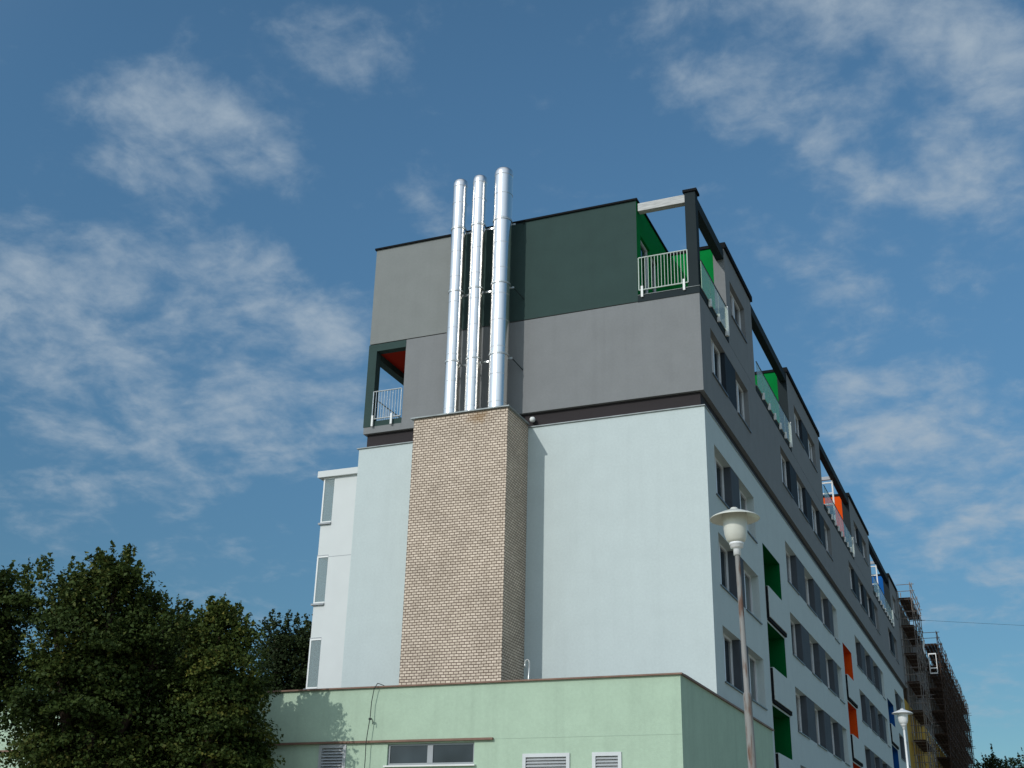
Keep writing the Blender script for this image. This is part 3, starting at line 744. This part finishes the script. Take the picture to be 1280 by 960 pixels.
def tree(label, base, lobes, nclump, per, leaf, matl, seed, group='trees beside the annexe', cr=.42, shoots=60, name='tree'):
    """lobes: (dx, dy, z, rx, ry, rz) relative to the base"""
    rng = np.random.default_rng(seed)
    t = thing(name, label, 'tree', base, group)
    lob = np.array(lobes, float); vol = lob[:, 3] * lob[:, 4] * lob[:, 5]
    P, Nn, T = [], [], []
    C = []
    for i in range(nclump):
        l = lob[rng.choice(len(lob), p=vol / vol.sum())]
        d = rng.normal(size=3); d /= np.linalg.norm(d)
        rr = rng.uniform(.35, 1) ** .45 * rng.uniform(.86, 1.06)
        C.append((l[:3] + d * l[3:6] * rr, d))
    for c, d in C:
        k = int(per * rng.uniform(.6, 1.4)); s = cr * rng.uniform(.6, 1.35)
        tilt = rng.normal(size=3) * .35
        q = rng.normal(size=(k, 3)) * np.array([s, s, s * .30])
        rq = np.linalg.norm(q / np.array([s, s, s * .30]), axis=1)[:, None]; q *= np.minimum(1, 1.9 / np.maximum(rq, 1e-6))
        q[:, 2] -= .32 * np.hypot(q[:, 0], q[:, 1]) + q[:, 0] * tilt[0] + q[:, 1] * tilt[1]
        P.append(c + q)
        nn = np.array([0, 0, .8]) + d * .35 + rng.normal(size=(k, 3)) * .6
        Nn.append(nn); T.append(np.clip(rng.normal(rng.uniform(.1, .8), .16, k), 0, 1))
    for i in range(shoots):
        l = lob[rng.integers(len(lob))]
        d = rng.normal(size=3); d[2] = abs(d[2]) * .9 + .15; d /= np.linalg.norm(d)
        s0 = l[:3] + d * l[3:6] * .88; dr = d * .5 + np.array([0, 0, .8]); dr /= np.linalg.norm(dr)
        k = int(rng.integers(24, 56)); u = rng.uniform(0, 1, k)[:, None]
        P.append(s0 + dr * u * rng.uniform(.35, .85) * (cr / .42) + rng.normal(size=(k, 3)) * .07 * (1.3 - u))
        Nn.append(rng.normal(size=(k, 3)) + np.array([0, 0, .5])); T.append(np.clip(rng.normal(.6, .2, k), 0, 1))
    P = np.concatenate(P); Nn = np.concatenate(Nn); Nn /= np.linalg.norm(Nn, axis=1)[:, None]; T = np.concatenate(T)
    leaves_mesh('crown', P, Nn, leaf, T, matl, t)
    tr = MB(); zmax = max(l[2] for l in lobes); rad = .035 * zmax + .04
    fork = lob[:, 2].min() * .62
    tr.tube((0, 0, -.05), (.03, .02, fork), rad, 10, rad * .75)
    for l in lob:
        mid = np.array([l[0] * .45, l[1] * .45, fork + (l[2] - fork) * .5])
        tr.tube((.03, .02, fork - .1), mid, rad * .6, 8, rad * .4); tr.tube(mid, l[:3], rad * .4, 6, rad * .16)
    for c, d in C[::3]:
        l = lob[np.argmin(((lob[:, :3] - c) ** 2).sum(1))]
        tr.tube(l[:3] - np.array([0, 0, l[5] * .4]), c, .03, 4, .008)
    tr.build('trunk', M['bark'], t, smooth=True)
    return t
tree('tall dark green broadleaf tree, the highest beside the mint annexe', (-14.2, -8.4, 0),
     [(-.55, .47, 6.11, 2.06, 2.06, 2.22), (-.03, -.17, 7.75, 1.40, 1.40, 1.45), (.46, -.44, 8.66, .62, .62, .66), (-1.18, -.82, 8.34, .88, .88, .84), (1.25, .70, 7.3, .95, .95, 1.05), (-.25, 1.2, 4.13, 2.0, 2.0, 1.78)],
     270, 430, .105, M['leafA'], 11, cr=.40, shoots=200)
tree('smaller yellowish green tree in front of the left end of the mint annexe wall', (-11.7, -6.7, 0),
     [(-.14, .14, 5.83, 1.26, 1.26, 1.6), (.30, -.42, 7.15, .82, .82, .92), (-.69, .58, 4.37, 1.68, 1.5, 1.42), (.30, -.65, 7.78, .36, .36, .36)],
     210, 380, .10, M['leafB'], 12, cr=.33, shoots=130)
tree('dark tree cut off by the left edge of the photo', (-17.3, -9.6, 0),
     [(-.17, -.23, 7.71, 1.05, 1.05, 1.6), (-.78, .1, 6.75, 1.26, 1.26, 1.1)], 110, 400, .105, M['leafA'], 13, cr=.4, shoots=60)
tree('dark tree standing behind the annexe next to the white side bay', (-21.6, 11.5, 0),
     [(.08, .37, 9.92, 1.57, 1.57, 2.29), (-.33, -.54, 11.51, .63, .63, .81), (.93, .06, 11.38, .56, .56, .74), (.08, 1.11, 8.32, 2.09, 2.09, 1.85)],
     260, 200, .13, M['leafC'], 14, group='trees behind the annexe', cr=.45, shoots=50)
tree('small tree top seen between the two nearer trees', (-25.6, 9.6, 0),
     [(.06, .09, 10.94, 1.18, 1.18, 1.48), (-.97, -.12, 10.44, 1.05, 1.05, 1.85)], 150, 200, .13, M['leafC'], 15, group='trees behind the annexe', cr=.45, shoots=30)
tree('distant tree at the bottom right, nearest to the scaffold', (5.1, 79.5, 0), [(0, 0, 11.1, 1.6, 1.6, 2.0), (-.5, 0, 9.4, 2.2, 2.2, 2.0)], 120, 160, .2, M['leafC'], 16, group='distant trees', cr=.6, shoots=25)
tree('distant tree at the right edge of the photo', (7.0, 84.0, 0), [(0, 0, 10.9, 1.7, 1.7, 2.7), (.9, 0, 9.2, 2.4, 2.4, 2.2)], 130, 160, .2, M['leafC'], 17, group='distant trees', cr=.6, shoots=25)

# ------------------------------------------------------------------ camera
cam = bpy.data.cameras.new('camera'); co = bpy.data.objects.new('camera', cam); COL.objects.link(co); S.camera = co
yaw, pit, roll = -.403, .401, .024
fw = Vector((math.sin(yaw) * math.cos(pit), math.cos(yaw) * math.cos(pit), math.sin(pit)))
r0 = Vector((math.cos(yaw), -math.sin(yaw), 0)); u0 = r0.cross(fw)
rr = math.cos(roll) * r0 + math.sin(roll) * u0; uu = -math.sin(roll) * r0 + math.cos(roll) * u0
co.matrix_world = Matrix(((rr.x, uu.x, -fw.x, 7.7966), (rr.y, uu.y, -fw.y, -33.2409), (rr.z, uu.z, -fw.z, 1.70), (0, 0, 0, 1)))
cam.sensor_width = 36; cam.lens = 36 * 1492.11 / 1280; cam.clip_end = 8000; cam.clip_start = .1

# ------------------------------------------------------------------ sun and sky
sd = Vector((.58, 1.70, -1.04)).normalized()
sun = bpy.data.lights.new('sun', 'SUN'); sun.energy = 2.05; sun.angle = R(.5); sun.color = (1, .97, .93)
so = bpy.data.objects.new('sun', sun); COL.objects.link(so); so.rotation_euler = sd.to_track_quat('-Z', 'Y').to_euler()
w = bpy.data.worlds.new('World'); S.world = w; w.use_nodes = True
nt = w.node_tree; N, L = nt.nodes, nt.links; bg = N['Background']; bg.inputs['Strength'].default_value = .108
sky = N.new('ShaderNodeTexSky'); sky.sky_type = 'NISHITA'; sky.sun_disc = False
sky.sun_elevation = math.asin(-sd.z); sky.sun_rotation = math.atan2(-sd.x, -sd.y) % (2 * math.pi)
sky.air_density = .9; sky.dust_density = .05; sky.ozone_density = 2.0
tc = N.new('ShaderNodeTexCoord')
def math_(op, a, b=None, c=None):
    n = N.new('ShaderNodeMath'); n.operation = op
    for i, q in enumerate((a, b, c)):
        if q is None: continue
        if isinstance(q, (int, float)): n.inputs[i].default_value = q
        else: L.new(q, n.inputs[i])
    return n.outputs[0]
D = tc.outputs['Generated']
sep = N.new('ShaderNodeSeparateXYZ'); L.new(D, sep.inputs[0])
den = math_('ADD', math_('MAXIMUM', sep.outputs['Z'], 0.0), .22)
cmb = N.new('ShaderNodeCombineXYZ'); L.new(math_('DIVIDE', sep.outputs['X'], den), cmb.inputs['X']); L.new(math_('DIVIDE', sep.outputs['Y'], den), cmb.inputs['Y'])
# cloud banks: (direction, angular radius, amount)
BLOBS = [((-0.591, 0.583, 0.557), 0.060, 0.75), ((-0.560, 0.624, 0.546), 0.064, 0.90), ((-0.527, 0.652, 0.545), 0.050, 0.75), ((-0.498, 0.685, 0.532), 0.047, 0.80), ((-0.616, 0.558, 0.557), 0.040, 0.50), ((-0.641, 0.648, 0.412), 0.114, 0.75), ((-0.588, 0.703, 0.400), 0.121, 0.90), ((-0.538, 0.741, 0.402), 0.101, 0.85), ((-0.516, 0.773, 0.369), 0.094, 0.80), ((-0.585, 0.729, 0.354), 0.101, 0.70), ((-0.674, 0.615, 0.409), 0.087, 0.65), ((-0.519, 0.727, 0.450), 0.060, 0.50), ((-0.683, 0.672, 0.285), 0.080, 0.60), ((-0.481, 0.614, 0.625), 0.080, 0.40), ((-0.404, 0.669, 0.624), 0.074, 0.50), ((-0.453, 0.642, 0.618), 0.054, 0.45), ((-0.178, 0.759, 0.627), 0.080, 0.85), ((-0.119, 0.778, 0.617), 0.087, 0.85), ((-0.062, 0.801, 0.595), 0.087, 0.90), ((-0.001, 0.793, 0.609), 0.087, 0.70), ((0.037, 0.829, 0.558), 0.107, 0.95), ((-0.024, 0.840, 0.543), 0.080, 0.85), ((-0.096, 0.831, 0.547), 0.054, 0.50), ((-0.107, 0.889, 0.445), 0.074, 0.55), ((-0.061, 0.884, 0.463), 0.060, 0.40), ((-0.041, 0.918, 0.394), 0.080, 0.50), ((0.034, 0.886, 0.463), 0.074, 0.40), ((-0.058, 0.948, 0.312), 0.101, 0.65), ((-0.002, 0.958, 0.286), 0.101, 0.75), ((-0.100, 0.926, 0.364), 0.060, 0.40), ((-0.596, 0.774, 0.214), 0.107, 0.50), ((-0.393, 0.743, 0.543), 0.047, 0.50), ((-0.177, 0.841, 0.511), 0.047, 0.40), ((-0.023, 0.985, 0.172), 0.101, 0.45), ((-0.286, 0.797, 0.532), 0.040, 0.30)]
mask = None
for (x, y, z), rad, amt in BLOBS:
    n = N.new('ShaderNodeVectorMath'); n.operation = 'DISTANCE'; L.new(D, n.inputs[0]); n.inputs[1].default_value = (x, y, z)
    mr = N.new('ShaderNodeMapRange'); mr.interpolation_type = 'SMOOTHSTEP'; L.new(n.outputs['Value'], mr.inputs['Value'])
    mr.inputs['From Min'].default_value = rad * 1.25; mr.inputs['From Max'].default_value = 0; mr.inputs['To Min'].default_value = 0; mr.inputs['To Max'].default_value = amt
    mask = mr.outputs['Result'] if mask is None else math_('ADD', mask, mr.outputs['Result'])
def noise(scale, detail, rough, vec, dist=0.):
    n = N.new('ShaderNodeTexNoise'); n.inputs['Scale'].default_value = scale; n.inputs['Detail'].default_value = detail; n.inputs['Roughness'].default_value = rough; n.inputs['Distortion'].default_value = dist
    L.new(vec, n.inputs['Vector']); return n.outputs['Fac']
mask = math_('MINIMUM', mask, .95)
n1 = noise(8.0, 10, .58, cmb.outputs[0], .25); n2 = noise(2.2, 4, .5, cmb.outputs[0]); n3 = noise(26., 6, .6, cmb.outputs[0], .3)
val = math_('ADD', math_('MULTIPLY', math_('SUBTRACT', n1, .5), 2.9), math_('MULTIPLY', math_('SUBTRACT', n3, .5), 1.0))
val = math_('ADD', math_('ADD', val, math_('MULTIPLY', math_('SUBTRACT', n2, .5), .9)), math_('MULTIPLY', mask, .92))
mr = N.new('ShaderNodeMapRange'); mr.interpolation_type = 'SMOOTHSTEP'; L.new(val, mr.inputs['Value'])
mr.inputs['From Min'].default_value = .25; mr.inputs['From Max'].default_value = 1.8; mr.inputs['To Min'].default_value = 0; mr.inputs['To Max'].default_value = .95
tint = N.new('ShaderNodeMix'); tint.data_type = 'RGBA'; tint.blend_type = 'MULTIPLY'; tint.inputs[0].default_value = 1; tint.inputs[7].default_value = (.74, 1.07, 1.08, 1)
fall = N.new('ShaderNodeMapRange'); fall.interpolation_type = 'SMOOTHSTEP'; L.new(sep.outputs['Z'], fall.inputs['Value'])
fall.inputs['From Min'].default_value = .0; fall.inputs['From Max'].default_value = .62; fall.inputs['To Min'].default_value = .46; fall.inputs['To Max'].default_value = 1.06
fs = N.new('ShaderNodeVectorMath'); fs.operation = 'SCALE'; L.new(sky.outputs['Color'], fs.inputs[0]); L.new(fall.outputs['Result'], fs.inputs['Scale'])
L.new(fs.outputs['Vector'], tint.inputs[6])
mx = N.new('ShaderNodeMix'); mx.data_type = 'RGBA'; mx.inputs[7].default_value = (3.3, 4.05, 4.8, 1)
L.new(mr.outputs['Result'], mx.inputs[0]); L.new(tint.outputs[2], mx.inputs[6]); # bright hazy, cloudy sky around the sun (behind the photographer)
dp = N.new('ShaderNodeVectorMath'); dp.operation = 'DOT_PRODUCT'; L.new(D, dp.inputs[0]); dp.inputs[1].default_value = tuple(-sd)
gm = N.new('ShaderNodeMapRange'); gm.interpolation_type = 'SMOOTHSTEP'; L.new(dp.outputs['Value'], gm.inputs['Value'])
gm.inputs['From Min'].default_value = .0; gm.inputs['From Max'].default_value = 1.0; gm.inputs['To Min'].default_value = 0; gm.inputs['To Max'].default_value = 1
gv = math_('MULTIPLY', gm.outputs['Result'], math_('ADD', math_('MULTIPLY', n2, 1.2), .4))
ga = N.new('ShaderNodeVectorMath'); ga.operation = 'SCALE'; ga.inputs[0].default_value = (5.6, 5.5, 5.2); L.new(gv, ga.inputs['Scale'])
gs = N.new('ShaderNodeVectorMath'); gs.operation = 'ADD'; L.new(mx.outputs[2], gs.inputs[0]); L.new(ga.outputs['Vector'], gs.inputs[1])
L.new(gs.outputs['Vector'], bg.inputs['Color'])

S.view_settings.view_transform = 'Standard'; S.view_settings.look = 'None'; S.view_settings.gamma = 1; S.view_settings.exposure = .03
S.render.engine = 'CYCLES'; S.cycles.use_denoising = True
S.cycles.max_bounces = 8; S.cycles.transparent_max_bounces = 12
